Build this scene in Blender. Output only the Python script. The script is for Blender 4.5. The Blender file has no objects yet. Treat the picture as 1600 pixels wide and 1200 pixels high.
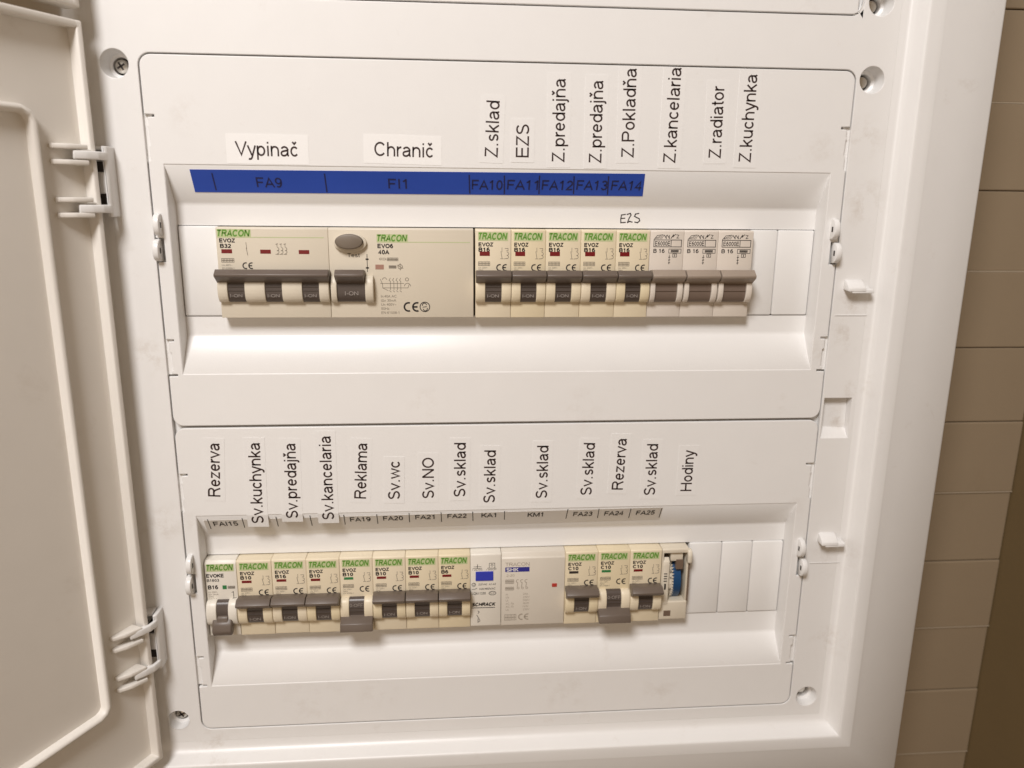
import bpy, bmesh, math, random
from mathutils import Vector, Matrix
random.seed(7)
S = 0.001                                   # all builders work in millimetres
scn = bpy.context.scene
COL = scn.collection
PI = math.pi

# ------------------------------------------------------------------ camera, world, lamps, exposure
R = [[0.996727008162685, -0.08022192820814664, 0.009985661401721408],
     [-0.00896636542940178, -0.23246399726250705, -0.9725636710610382],
     [0.08034223976246424, 0.9692909430152044, -0.2324224436207627]]
C = (-8.473995925243202, -381.06231445804707, 13.348389312675323)
cd = bpy.data.cameras.new('camera'); cam = bpy.data.objects.new('camera', cd); COL.objects.link(cam)
cam.matrix_world = Matrix(((R[0][0], -R[1][0], -R[2][0], C[0]*S), (R[0][1], -R[1][1], -R[2][1], C[1]*S),
                           (R[0][2], -R[1][2], -R[2][2], C[2]*S), (0, 0, 0, 1)))
cd.sensor_width = 36; cd.lens = 27; cd.clip_start = 0.005; cd.clip_end = 20
cd.dof.use_dof = True; cd.dof.focus_distance = 0.385; cd.dof.aperture_fstop = 9.0
scn.camera = cam

w = bpy.data.worlds.new('World'); scn.world = w; w.use_nodes = True
bg = w.node_tree.nodes['Background']; bg.inputs[0].default_value = (1.0, 0.67, 0.38, 1); bg.inputs[1].default_value = 0.19

def lamp(name, loc, target, size, watts, colour):
    l = bpy.data.lights.new(name, 'AREA'); l.shape = 'DISK'; l.size = size; l.energy = watts; l.color = colour
    o = bpy.data.objects.new(name, l); COL.objects.link(o); o.location = loc
    o.rotation_euler = (Vector(target) - Vector(loc)).to_track_quat('-Z', 'Y').to_euler()
    return o
lamp('key_lamp', (-0.30, -0.84, 0.79), (0.0, 0.0, -0.16), 0.36, 14.3, (1.0, 0.972, 0.965))
lamp('fill_lamp', (-0.16, -0.72, -0.22), (0.02, 0.0, -0.22), 0.6, 0.75, (1.0, 0.84, 0.70))

scn.view_settings.view_transform = 'Standard'; scn.view_settings.look = 'None'
scn.view_settings.exposure = 0.0; scn.view_settings.gamma = 1.0

# ------------------------------------------------------------------ helpers
def at(px, py, Y=0.0):
    "pixel of the 1600x1200 photograph -> (x, z) in mm on the plane y = Y"
    a, b = (px-800)/1200, (py-600)/1200
    d = [R[0][i]*a + R[1][i]*b + R[2][i] for i in range(3)]
    s = (Y-C[1])/d[1]
    return C[0]+s*d[0], C[2]+s*d[2]

ORIG = {}
def tag(o, label=None, cat=None, group=None, kind=None):
    if label: o['label'] = label
    if cat: o['category'] = cat
    if group: o['group'] = group
    if kind: o['kind'] = kind
    return o
def empty(name, loc=(0, 0, 0), parent=None):
    o = bpy.data.objects.new(name, None); COL.objects.link(o); o.empty_display_size = 0.01
    link(o, loc, parent); return o
def link(o, loc, parent):
    ORIG[o.name] = loc
    if parent is not None:
        o.parent = parent; p = ORIG[parent.name]
        o.location = [(loc[i]-p[i])*S for i in range(3)]
    else:
        o.location = [v*S for v in loc]

class MB:
    def __init__(s): s.b = bmesh.new()
    def face(s, pts):
        try: return s.b.faces.new([s.b.verts.new(p) for p in pts])
        except ValueError: return None
    def box(s, x0, x1, y0, y1, z0, z1, bevel=0.0, seg=2):
        bm = bmesh.new()
        v = [bm.verts.new((x, y, z)) for x in (x0, x1) for y in (y0, y1) for z in (z0, z1)]
        for f in ((0, 1, 3, 2), (4, 6, 7, 5), (0, 4, 5, 1), (2, 3, 7, 6), (0, 2, 6, 4), (1, 5, 7, 3)): bm.faces.new([v[i] for i in f])
        bmesh.ops.recalc_face_normals(bm, faces=bm.faces)
        if bevel: bmesh.ops.bevel(bm, geom=list(bm.edges), offset=bevel, segments=seg, profile=.5, affect='EDGES')
        s.merge(bm); return s
    def prism(s, poly, a0, a1, fn, bevel=0.0):
        "poly extruded between a0 and a1; fn(u, v, a) -> xyz"
        bm = bmesh.new(); n = len(poly)
        A = [bm.verts.new(fn(u, v, a0)) for u, v in poly]; B = [bm.verts.new(fn(u, v, a1)) for u, v in poly]
        bm.faces.new(A); bm.faces.new(B[::-1])
        for i in range(n): bm.faces.new((A[i], B[i], B[(i+1) % n], A[(i+1) % n]))
        bmesh.ops.recalc_face_normals(bm, faces=bm.faces)
        if bevel: bmesh.ops.bevel(bm, geom=list(bm.edges), offset=bevel, segments=2, profile=.5, affect='EDGES')
        s.merge(bm); return s
    def px(s, poly, x0, x1, bevel=0.0):           # profile in (y, z), extruded along x
        return s.prism(poly, x0, x1, lambda u, v, a: (a, u, v), bevel)
    def py(s, poly, y0, y1, bevel=0.0):           # outline in (x, z), extruded along y
        return s.prism(poly, y0, y1, lambda u, v, a: (u, a, v), bevel)
    def pz(s, poly, z0, z1, bevel=0.0):           # outline in (x, y), extruded along z
        return s.prism(poly, z0, z1, lambda u, v, a: (u, v, a), bevel)
    def lathe(s, prof, x, z, n=32):               # prof of (radius, y) about the y axis through x, z
        rings = []
        for r, y in prof:
            rings.append([s.b.verts.new((x+r*math.cos(2*PI*i/n), y, z+r*math.sin(2*PI*i/n))) for i in range(n)] if r > 0 else [s.b.verts.new((x, y, z))])
        for a, b in zip(rings, rings[1:]):
            for i in range(n):
                j = (i+1) % n
                q = [a[i % len(a)], a[j % len(a)], b[j % len(b)], b[i % len(b)]]
                u = []
                for k in q:
                    if k not in u: u.append(k)
                if len(u) > 2: s.b.faces.new(u)
        return s
    def rect(s, x0, x1, z0, z1, y):               # flat print on a front face
        s.face([(x0, y, z0), (x1, y, z0), (x1, y, z1), (x0, y, z1)]); return s
    def stroke(s, pts, wd, y):
        for (x0, z0), (x1, z1) in zip(pts, pts[1:]):
            L = math.hypot(x1-x0, z1-z0)
            if L < 1e-6: continue
            ux, uz = (x1-x0)/L*wd*.5, (z1-z0)/L*wd*.5
            s.face([(x0-ux-uz*-1, y, z0-uz-ux), (x1+ux+uz, y, z1+uz-ux), (x1+ux-uz, y, z1+uz+ux), (x0-ux-uz, y, z0-uz+ux)])
        return s
    def arc(s, cx, cz, r, a0, a1, wd, y, n=14):
        P = [math.radians(a0+(a1-a0)*i/n) for i in range(n+1)]
        for p, q in zip(P, P[1:]):
            s.face([(cx+(r-wd/2)*math.cos(p), y, cz+(r-wd/2)*math.sin(p)), (cx+(r+wd/2)*math.cos(p), y, cz+(r+wd/2)*math.sin(p)),
                    (cx+(r+wd/2)*math.cos(q), y, cz+(r+wd/2)*math.sin(q)), (cx+(r-wd/2)*math.cos(q), y, cz+(r-wd/2)*math.sin(q))])
        return s
    def text(s, t, p0, h, y, width=None, p1=None, bold=0.0, shear=0.0, align='L', fn=None):
        "p0: baseline start (x, z); h: capital height; fitted to width or to the point p1; fn maps (x, y, z)"
        V, F, x0, x1 = glyphs(t, bold, shear)
        k = h/CAP
        if p1: L = math.hypot(p1[0]-p0[0], p1[1]-p0[1]); ax, az = (p1[0]-p0[0])/L, (p1[1]-p0[1])/L
        else: L = width if width else (x1-x0)*k; ax, az = 1.0, 0.0
        kx = L/(x1-x0)
        if align == 'C': p0 = (p0[0]-L/2, p0[1])
        vs = []
        for vx, vy in V:
            a, b = (vx-x0)*kx, vy*k
            q = (p0[0]+a*ax-b*az, y, p0[1]+a*az+b*ax)
            vs.append(s.b.verts.new(fn(*q) if fn else q))
        for f in F:
            try: s.b.faces.new([vs[i] for i in f])
            except ValueError: pass
        return s
    def merge(s, bm):
        me = bpy.data.meshes.new('tmp'); bm.to_mesh(me); bm.free(); s.b.from_mesh(me); bpy.data.meshes.remove(me)
    def add_mesh(s, me, fn):
        vs = [s.b.verts.new(fn(*v.co)) for v in me.vertices]
        for p in me.polygons:
            try: s.b.faces.new([vs[i] for i in p.vertices])
            except ValueError: pass
        return s
    def mesh(s, name, mat, origin=(0, 0, 0), smooth=None):
        for v in s.b.verts: v.co = ((v.co.x-origin[0])*S, (v.co.y-origin[1])*S, (v.co.z-origin[2])*S)
        me = bpy.data.meshes.new(name); s.b.to_mesh(me); s.b.free()
        me.materials.append(mat)
        if smooth is not None:
            me.polygons.foreach_set('use_smooth', [True]*len(me.polygons)); me.update()
            me.set_sharp_from_angle(angle=math.radians(smooth))
        return me
    def build(s, name, mat, parent=None, origin=None, smooth=None):
        if origin is None: origin = ORIG[parent.name] if parent is not None else (0, 0, 0)
        o = bpy.data.objects.new(name, s.mesh(name, mat, origin, smooth)); COL.objects.link(o); link(o, origin, parent)
        return o

GC = {}
def raw_text(t, bold, shear):
    cu = bpy.data.curves.new('t', 'FONT'); cu.body = t; cu.size = 1; cu.offset = bold; cu.shear = shear; cu.resolution_u = 3
    ob = bpy.data.objects.new('t', cu); COL.objects.link(ob)
    dg = bpy.context.evaluated_depsgraph_get(); dg.update()
    me = bpy.data.meshes.new_from_object(ob.evaluated_get(dg))
    V = [(v.co.x, v.co.y) for v in me.vertices]; F = [tuple(p.vertices) for p in me.polygons]
    bpy.data.objects.remove(ob); bpy.data.curves.remove(cu); bpy.data.meshes.remove(me)
    return V, F
def glyphs(t, bold=0.0, shear=0.0):
    k = (t, bold, shear)
    if k not in GC:
        V, F = pen_text(t, bold, shear) if all(c in GL for c in t) else raw_text(t, bold, shear)
        GC[k] = (V, F, min(v[0] for v in V), max(v[0] for v in V))
    return GC[k]
CAP = max(v[1] for v in raw_text('H', 0, 0)[0])

# a plain grotesque alphabet drawn as pen strokes (capital height 1), for the printed labels
def E_(cx, cy, rx, ry, a0, a1, n=14): return [(cx+rx*math.cos(math.radians(a0+(a1-a0)*i/n)), cy+ry*math.sin(math.radians(a0+(a1-a0)*i/n))) for i in range(n+1)]
X_, h_ = .73, .0625
_bowl = lambda cx: E_(cx, .365, .265, .302, 0, 360, 22)
_arch = lambda x0, x1: [(x0, .30)]+E_((x0+x1)/2, .42, (x1-x0)/2, .247, 180, 0)+[(x1, 0)]
_n = [[(.12, 0), (.12, X_)], _arch(.12, .645)]
_c = [E_(.37, .365, .262, .302, 40, 322)]
GL = {
 'o': (.774, [_bowl(.387)]), 'd': (.774, [[(.66, 0), (.66, 1)], _bowl(.385)]), 'p': (.774, [[(.115, -.27), (.115, X_)], _bowl(.39)]),
 'e': (.774, [[(.12, .385), (.655, .385)], E_(.387, .365, .268, .302, 4, 322, 20)]), 'c': (.70, _c), 'n': (.774, _n),
 'a': (.774, [[(.70, h_*.8), (.635, .075), (.61, .14), (.61, .47)]+E_(.365, .47, .245, .197, 0, 158), [(.61, .44), (.45, .405), (.30, .375)]+E_(.285, .215, .18, .155, 95, 270, 10)+[(.40, .065), (.52, .13), (.61, .25)]]),
 'h': (.774, [[(.12, 0), (.12, 1)], _arch(.12, .645)]), 'm': (1.16, [[(.12, 0), (.12, X_)], _arch(.12, .58), _arch(.58, 1.04)]),
 'u': (.774, [[(.645, 0), (.645, X_)], [(.12, X_)]+E_(.3825, .31, .2625, .247, 180, 360)]), 'r': (.46, [[(.12, 0), (.12, X_)], E_(.40, .40, .28, .265, 180, 85, 8)]),
 'i': (.31, [[(.155, 0), (.155, X_)], [(.155, .875), (.155, 1)]]), 'j': (.31, [[(.155, X_), (.155, -.10), (.13, -.18), (.06, -.215), (-.02, -.205)], [(.155, .875), (.155, 1)]]), 'l': (.31, [[(.155, 0), (.155, 1)]]),
 'k': (.70, [[(.12, 0), (.12, 1)], [(.60, X_), (.13, .27)], [(.29, .42), (.63, 0)]]),
 's': (.70, [E_(.345, .522, .205, .145, 22, 262, 12)+E_(.345, .208, .225, .148, 84, -158, 12)]), 't': (.39, [[(.195, .93), (.195, .18), (.215, .095), (.27, .06), (.36, .065)], [(.03, X_-.05), (.36, X_-.05)]]),
 'v': (.70, [[(.05, X_), (.35, .05), (.65, X_)]]), 'w': (1.0, [[(.04, X_), (.265, .06), (.5, X_-.06), (.735, .06), (.96, X_)]]), 'y': (.70, [[(.05, X_), (.36, .04)], [(.65, X_), (.36, -.10), (.29, -.20), (.20, -.225), (.09, -.21)]]),
 'z': (.70, [[(.07, X_-h_), (.595, X_-h_), (.09, h_), (.64, h_)]]), '.': (.39, [[(.195, 0), (.195, .125)]]), '-': (.46, [[(.06, .37), (.40, .37)]]), ' ': (.39, []),
 'Z': (.85, [[(.08, 1-h_), (.73, 1-h_), (.09, h_), (.80, h_)]]), 'V': (.93, [[(.05, 1), (.465, .06), (.88, 1)]]), 'C': (1.0, [E_(.51, .5, .40, .44, 38, 322, 24)]),
 'S': (.93, [E_(.465, .735, .30, .205, 20, 262, 14)+E_(.465, .282, .33, .222, 84, -160, 14)]), 'E': (.93, [[(.84, 1-h_), (.135, 1-h_), (.135, h_), (.86, h_)], [(.135, .52), (.80, .52)]]),
 'R': (1.0, [[(.135, 0), (.135, 1-h_), (.58, 1-h_)]+E_(.60, .735, .235, .2025, 90, -90, 10)+[(.135, .5325)], [(.52, .53), (.66, .44), (.88, 0)]]), 'P': (.93, [[(.135, 0), (.135, 1-h_), (.56, 1-h_)]+E_(.58, .715, .235, .2225, 90, -90, 10)+[(.135, .4925)]]),
 'N': (1.0, [[(.13, 0), (.13, 1)], [(.13, .97), (.87, .03)], [(.87, 0), (.87, 1)]]), 'O': (1.08, [E_(.54, .5, .43, .44, 0, 360, 28)]), 'H': (1.0, [[(.13, 0), (.13, 1)], [(.87, 0), (.87, 1)], [(.13, .53), (.87, .53)]]),
 'F': (.85, [[(.135, 0), (.135, 1-h_), (.79, 1-h_)], [(.135, .50), (.70, .50)]]), 'A': (.93, [[(.04, 0), (.465, .915), (.89, 0)], [(.19, .32), (.74, .32)]]), 'I': (.39, [[(.195, 0), (.195, 1)]]),
 'K': (.93, [[(.13, 0), (.13, 1)], [(.85, 1), (.14, .35)], [(.38, .57), (.88, 0)]]), 'M': (1.16, [[(.12, 0), (.12, 1)], [(.13, .97), (.58, .06), (1.03, .97)], [(1.04, 0), (1.04, 1)]]),
 'T': (.85, [[(.425, 0), (.425, 1)], [(.04, 1-h_), (.81, 1-h_)]]), 'B': (.93, [[(.135, 0), (.135, 1)], [(.135, 1-h_), (.54, 1-h_)]+E_(.54, .735, .235, .2025, 90, -90, 10)+[(.135, .5325)], [(.54, .5325)]+E_(.56, .2975, .265, .235, 90, -90, 10)+[(.135, h_)]]),
 '0': (.774, [E_(.387, .5, .265, .44, 0, 360, 24)]), '1': (.774, [[(.42, 0), (.42, 1)], [(.42, .95), (.31, .82), (.14, .745)]]), '2': (.774, [E_(.385, .69, .25, .25, 165, -30, 12)+[(.22, .20), (.105, h_), (.69, h_)]]),
 '3': (.774, [E_(.375, .735, .235, .205, 160, -85, 12)+E_(.375, .29, .265, .23, 85, -165, 12)]), '4': (.774, [[(.53, 0), (.53, .93), (.06, .29), (.71, .29)]]), '5': (.774, [[(.66, 1-h_), (.20, 1-h_), (.13, .50)]+E_(.37, .34, .275, .28, 135, -160, 14)]),
 '6': (.774, [E_(.39, .335, .26, .275, 0, 360, 20), E_(.44, .48, .315, .46, 60, 190, 12)]), '8': (.774, [E_(.387, .735, .225, .205, 0, 360, 18), E_(.387, .285, .265, .225, 0, 360, 20)]), '9': (.774, [E_(.385, .665, .26, .275, 0, 360, 20), E_(.335, .52, .315, .46, 10, -120, 12)]),
 '7': (.774, [[(.09, 1-h_), (.67, 1-h_), (.43, .55), (.32, 0)]]),
}
_car = [[(.24, 1.03), (.385, .88), (.53, 1.03)]]
GL['\u010d'] = (.70, _c+[[(x-.01, y) for x, y in _car[0]]]); GL['\u0148'] = (.774, _n+_car)
def ribbon(pts, w):
    n = len(pts); closed = n > 3 and math.hypot(pts[0][0]-pts[-1][0], pts[0][1]-pts[-1][1]) < 1e-6
    if closed: pts = pts[:-1]; n -= 1
    V = []
    for i, p in enumerate(pts):
        a = pts[i-1] if (i or closed) else None; b = pts[(i+1) % n] if (i < n-1 or closed) else None
        d = []
        if a: l = math.hypot(p[0]-a[0], p[1]-a[1]) or 1; d.append(((p[0]-a[0])/l, (p[1]-a[1])/l))
        if b: l = math.hypot(b[0]-p[0], b[1]-p[1]) or 1; d.append(((b[0]-p[0])/l, (b[1]-p[1])/l))
        nx = sum(-q[1] for q in d); ny = sum(q[0] for q in d); l = math.hypot(nx, ny) or 1; nx /= l; ny /= l
        k = max(.55, abs(nx*-d[0][1]+ny*d[0][0])); m = w/2/k
        V += [(p[0]+nx*m, p[1]+ny*m), (p[0]-nx*m, p[1]-ny*m)]
    F = [(2*i+1, 2*((i+1) % n)+1, 2*((i+1) % n), 2*i) for i in range(n if closed else n-1)]
    return V, F
def pen_text(t, bold, shear):
    V, F, x = [], [], 0.0; w = .122+bold*2.6
    for ch in t:
        adv, st = GL[ch]
        for q in st:
            v, f = ribbon(q, w); o = len(V)
            V += [((x+a+shear*b*.8)*CAP, b*CAP) for a, b in v]; F += [tuple(o+i for i in g) for g in f]
        x += adv + bold*1.5
    return V, F

def rrect(x0, x1, z0, z1, r, n=6):
    P = []
    for cx, cz, a in ((x1-r, z1-r, 0), (x0+r, z1-r, 90), (x0+r, z0+r, 180), (x1-r, z0+r, 270)):
        for i in range(n+1):
            t = math.radians(a+90*i/n); P.append((cx+r*math.cos(t), cz+r*math.sin(t)))
    return P
def circle(x, z, r, n=28): return [(x+r*math.cos(2*PI*i/n), z+r*math.sin(2*PI*i/n)) for i in range(n)]
def sheet(loops, thick, bevel, yfront):
    "flat plate with holes (outlines in x, z) as a mesh whose front lies at y = yfront"
    cu = bpy.data.curves.new('c', 'CURVE'); cu.dimensions = '2D'; cu.fill_mode = 'BOTH'
    cu.extrude = thick/2-bevel; cu.bevel_depth = bevel; cu.bevel_resolution = 2; cu.offset = -bevel
    for lp in loops:
        sp = cu.splines.new('POLY'); sp.points.add(len(lp)-1); sp.use_cyclic_u = True
        for p, (x, z) in zip(sp.points, lp): p.co = (x, z, 0, 1)
    ob = bpy.data.objects.new('c', cu); COL.objects.link(ob)
    dg = bpy.context.evaluated_depsgraph_get(); dg.update()
    me = bpy.data.meshes.new_from_object(ob.evaluated_get(dg))
    bpy.data.objects.remove(ob); bpy.data.curves.remove(cu)
    return me, (lambda x, y, z: (x, yfront+thick/2-z, y))

# ------------------------------------------------------------------ materials
def mat(name, base, rough=0.4, spec=0.5, metal=0.0, noise=0.0, dirt=None, bump=0.0, bevel=0.0, scale=60.0, sheen_var=0.0, smudge=None, objvar=0.0):
    m = bpy.data.materials.new(name); m.use_nodes = True; nt = m.node_tree; N = nt.nodes; L = nt.links
    b = N['Principled BSDF']; b.inputs['Roughness'].default_value = rough; b.inputs['Metallic'].default_value = metal
    b.inputs['Specular IOR Level'].default_value = spec; b.inputs['Base Color'].default_value = (*base, 1)
    geo = N.new('ShaderNodeNewGeometry')
    src = None
    if noise:
        t = N.new('ShaderNodeTexNoise'); t.inputs['Scale'].default_value = scale; t.inputs['Detail'].default_value = 5
        L.new(geo.outputs['Position'], t.inputs['Vector'])
        mx = N.new('ShaderNodeMix'); mx.data_type = 'RGBA'
        mx.inputs[6].default_value = (*[c*(1-noise) for c in base], 1); mx.inputs[7].default_value = (*[min(1, c*(1+noise)) for c in base], 1)
        L.new(t.outputs['Fac'], mx.inputs[0]); src = mx.outputs[2]
    if dirt:                                        # smears and grime with a shape of their own
        colr, lo, hi, amt, sc = dirt
        t = N.new('ShaderNodeTexNoise'); t.inputs['Scale'].default_value = sc; t.inputs['Detail'].default_value = 9; t.inputs['Roughness'].default_value = .68
        t.inputs['Distortion'].default_value = .3
        L.new(geo.outputs['Position'], t.inputs['Vector'])
        r = N.new('ShaderNodeMapRange'); r.inputs[1].default_value = lo; r.inputs[2].default_value = hi; r.inputs[4].default_value = amt
        L.new(t.outputs['Fac'], r.inputs[0])
        mx = N.new('ShaderNodeMix'); mx.data_type = 'RGBA'; mx.inputs[7].default_value = (*colr, 1)
        L.new(r.outputs[0], mx.inputs[0])
        if src: L.new(src, mx.inputs[6])
        else: mx.inputs[6].default_value = (*base, 1)
        src = mx.outputs[2]
    if smudge:                                      # handled spots: (x, z, radius) in mm, broken up by noise
        colr, amt, spots = smudge; acc = None
        sx = N.new('ShaderNodeSeparateXYZ'); L.new(geo.outputs['Position'], sx.inputs[0])
        cx = N.new('ShaderNodeCombineXYZ'); L.new(sx.outputs[0], cx.inputs[0]); L.new(sx.outputs[2], cx.inputs[2])
        for px_, pz_, rr in spots:
            d = N.new('ShaderNodeVectorMath'); d.operation = 'DISTANCE'; L.new(cx.outputs[0], d.inputs[0]); d.inputs[1].default_value = (px_*S, 0, pz_*S)
            r = N.new('ShaderNodeMapRange'); r.interpolation_type = 'SMOOTHSTEP'; r.inputs[1].default_value = rr*S; r.inputs[2].default_value = 0.0
            L.new(d.outputs['Value'], r.inputs[0])
            if acc is None: acc = r.outputs[0]
            else:
                m_ = N.new('ShaderNodeMath'); m_.operation = 'MAXIMUM'; L.new(acc, m_.inputs[0]); L.new(r.outputs[0], m_.inputs[1]); acc = m_.outputs[0]
        t = N.new('ShaderNodeTexNoise'); t.inputs['Scale'].default_value = 95; t.inputs['Detail'].default_value = 9; t.inputs['Roughness'].default_value = .7
        L.new(geo.outputs['Position'], t.inputs['Vector'])
        r = N.new('ShaderNodeMapRange'); r.inputs[1].default_value = .48; r.inputs[2].default_value = .68; r.inputs[4].default_value = amt; L.new(t.outputs['Fac'], r.inputs[0])
        m_ = N.new('ShaderNodeMath'); m_.operation = 'MULTIPLY'; L.new(acc, m_.inputs[0]); L.new(r.outputs[0], m_.inputs[1])
        mx = N.new('ShaderNodeMix'); mx.data_type = 'RGBA'; mx.inputs[7].default_value = (*colr, 1); L.new(m_.outputs[0], mx.inputs[0])
        if src: L.new(src, mx.inputs[6])
        else: mx.inputs[6].default_value = (*base, 1)
        src = mx.outputs[2]
    if objvar:                                      # casings aged a little differently
        oi = N.new('ShaderNodeObjectInfo'); r = N.new('ShaderNodeMapRange'); r.inputs[3].default_value = 0; r.inputs[4].default_value = objvar
        L.new(oi.outputs['Random'], r.inputs[0])
        mx = N.new('ShaderNodeMix'); mx.data_type = 'RGBA'; mx.inputs[7].default_value = (base[0]*.94, base[1]*.90, base[2]*.74, 1); L.new(r.outputs[0], mx.inputs[0])
        if src: L.new(src, mx.inputs[6])
        else: mx.inputs[6].default_value = (*base, 1)
        src = mx.outputs[2]
    if src: L.new(src, b.inputs['Base Color'])
    if sheen_var:
        t = N.new('ShaderNodeTexNoise'); t.inputs['Scale'].default_value = 35; t.inputs['Detail'].default_value = 6
        L.new(geo.outputs['Position'], t.inputs['Vector'])
        r = N.new('ShaderNodeMapRange'); r.inputs[3].default_value = rough-sheen_var; r.inputs[4].default_value = rough+sheen_var
        L.new(t.outputs['Fac'], r.inputs[0]); L.new(r.outputs[0], b.inputs['Roughness'])
    nrm = None
    if bevel:
        bv = N.new('ShaderNodeBevel'); bv.samples = 4; bv.inputs['Radius'].default_value = bevel*S; nrm = bv.outputs[0]
    if bump:
        t = N.new('ShaderNodeTexNoise'); t.inputs['Scale'].default_value = 1100; t.inputs['Detail'].default_value = 2
        L.new(geo.outputs['Position'], t.inputs['Vector'])
        bp = N.new('ShaderNodeBump'); bp.inputs['Strength'].default_value = bump; bp.inputs['Distance'].default_value = 0.0002
        L.new(t.outputs['Fac'], bp.inputs['Height'])
        if nrm: L.new(nrm, bp.inputs['Normal'])
        nrm = bp.outputs[0]
    if nrm: L.new(nrm, b.inputs['Normal'])
    return m

GRIME = (0.40, 0.31, 0.22)
M = dict(
    frame=mat('frame_plastic', (.79, .782, .768), .36, noise=.02, dirt=(GRIME, .62, .84, .30, 48), bump=.12, bevel=.5, sheen_var=.07, smudge=(GRIME, .40, [(199, 14, 16), (204, 8, 9), (200, -38, 15), (199, -52, 17), (205, -84, 12), (196, 45, 14), (201, -100, 10), (205, -178, 18), (207, -232, 14), (-155, -62, 14), (-156, -150, 15), (-140, -284, 18)])),
    cover=mat('cover_plastic', (.79, .782, .768), .33, noise=.02, dirt=(GRIME, .63, .85, .25, 52), bump=.10, bevel=.5, sheen_var=.06, smudge=(GRIME, .22, [(-85, -257, 24), (-50, -254, 16), (55, -258, 22), (110, -262, 18), (-128, 50, 12), (-139, -64, 10), (176, 40, 14), (181, -62, 12), (177, -148, 12), (-140, -150, 10), (60, -92, 16), (-20, -88, 14)])),
    tray=mat('recess_plastic', (.79, .782, .768), .31, noise=.02, dirt=(GRIME, .64, .85, .25, 40), bump=.10, sheen_var=.05),
    door=mat('door_plastic', (.77, .735, .68), .42, noise=.03, dirt=(GRIME, .60, .85, .25, 40), bump=.15, bevel=.6, sheen_var=.06),
    blank=mat('blank_plastic', (.79, .782, .765), .38, noise=.02, bump=.1, bevel=.4),
    inside=mat('interior_shadow_grey', (.10, .085, .07), .7),
    cream=mat('cream_plastic', (.76, .67, .51), .42, noise=.03, bump=.1, bevel=.35, objvar=.7),
    beige=mat('beige_plastic', (.67, .605, .49), .42, noise=.03, bump=.1, bevel=.35),
    white=mat('white_plastic', (.76, .72, .64), .40, noise=.03, bump=.1, bevel=.35),
    pale=mat('pale_grey_plastic', (.66, .61, .53), .42, noise=.03, bump=.1, bevel=.35),
    egrey=mat('light_grey_plastic', (.68, .615, .54), .45, noise=.03, bump=.1, bevel=.35),
    dark=mat('dark_grey_plastic', (.135, .105, .084), .38, noise=.08, bump=.1, bevel=.35),
    drum=mat('toggle_grey_plastic', (.085, .066, .056), .33, noise=.08),
    ebar=mat('mid_grey_plastic', (.31, .25, .20), .42, noise=.05, bump=.1, bevel=.35),
    edrum=mat('brown_grey_plastic', (.17, .125, .098), .38, noise=.05),
    btn=mat('test_button_grey', (.18, .145, .11), .45, noise=.05, bevel=.3),
    red=mat('red_flag', (.17, .006, .008), .35), green=mat('green_flag', (.03, .19, .06), .35),
    palered=mat('faded_red_flag', (.36, .20, .15), .4), red2=mat('small_red_lens', (.42, .04, .03), .35),
    blueflag=mat('blue_flag', (.03, .045, .42), .35), navy=mat('navy_print', (.025, .025, .24), .45),
    brand=mat('dark_green_print', (.12, .29, .035), .5), band=mat('light_green_print', (.50, .55, .30), .5),
    ink=mat('black_print', (.012, .008, .007), .65), ink2=mat('grey_print', (.20, .165, .125), .55), ink3=mat('faint_grey_print', (.36, .31, .25), .55),
    lightink=mat('light_print', (.34, .30, .27), .5), whiteink=mat('white_print', (.8, .78, .76), .5),
    paper=mat('paper', (.795, .787, .773), .45, noise=.012), brightpaper=mat('bright_paper', (.84, .832, .818), .5, noise=.012), strip=mat('tag_paper', (.785, .77, .745), .5, noise=.02),
    blue=mat('blue_tape', (.028, .09, .53), .36, noise=.06, scale=40, sheen_var=.05), blueink=mat('ink_on_blue', (.018, .022, .10), .5),
    labelink=mat('brown_black_print', (.034, .015, .012), .6), penink=mat('pen_ink', (.05, .04, .04), .5),
    steel=mat('zinc_screw', (.62, .59, .54), .28, metal=1.0, noise=.1), hole=mat('dark_recess', (.03, .022, .018), .6),
    dialblue=mat('timer_blue', (.008, .055, .15), .35, noise=.1), clear=mat('milky_plastic', (.72, .66, .55), .2),
    dialbrown=mat('timer_brown', (.16, .11, .08), .4),
    tile=mat('brown_wall_tile', (.295, .225, .148), .40, noise=.05, dirt=((.2, .15, .09), .6, .85, .4, 14), scale=25, sheen_var=.08),
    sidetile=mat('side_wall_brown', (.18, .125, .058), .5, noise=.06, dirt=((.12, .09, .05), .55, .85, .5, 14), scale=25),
    lit_edge=mat('lit_edge_paint', (.42, .345, .25), .7), grout=mat('tile_grout', (.25, .19, .125), .8),
)

# ------------------------------------------------------------------ wall behind
WY = 90.0
mb = MB()
zl = [697, 645, 593, 541, 489, 437, 385, 333, 281, 230, 178, 127, 74.4, 22.3, -27.9, -77.8, -128.8, -179.2, -230.7, -282.6, -334.2, -387.8, -439, -491, -543, -595, -647, -699, -751, -803]
for i, (a, b) in enumerate(zip(zl, zl[1:])):
    yo = WY - (.8 if i % 2 == 0 else 0.0)
    mb.box(-640, 378.6, yo, yo+8, b+.2, a-.2, .75)
tag(mb.build('tiled_wall', M['tile'], origin=(0, WY, -300)), 'brown tiled wall behind the board', 'wall', kind='structure')
mb = MB()
for z in (178, 74.4, -27.9, -179.2, -282.6, -387.8, -491): mb.box(-640, 378.6, WY-.9, WY+6, z-.35, z+.35)  # pale strips paint the light caught on tile edges at alternate joints
tag(mb.build('lit_edge_strips', M['lit_edge'], origin=(0, WY, -300)), 'pale strips painted as lit edges between some of the brown wall tiles', 'wall', kind='structure')
mb = MB().box(-640, 379, WY+2.2, WY+10, -803, 697)
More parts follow.
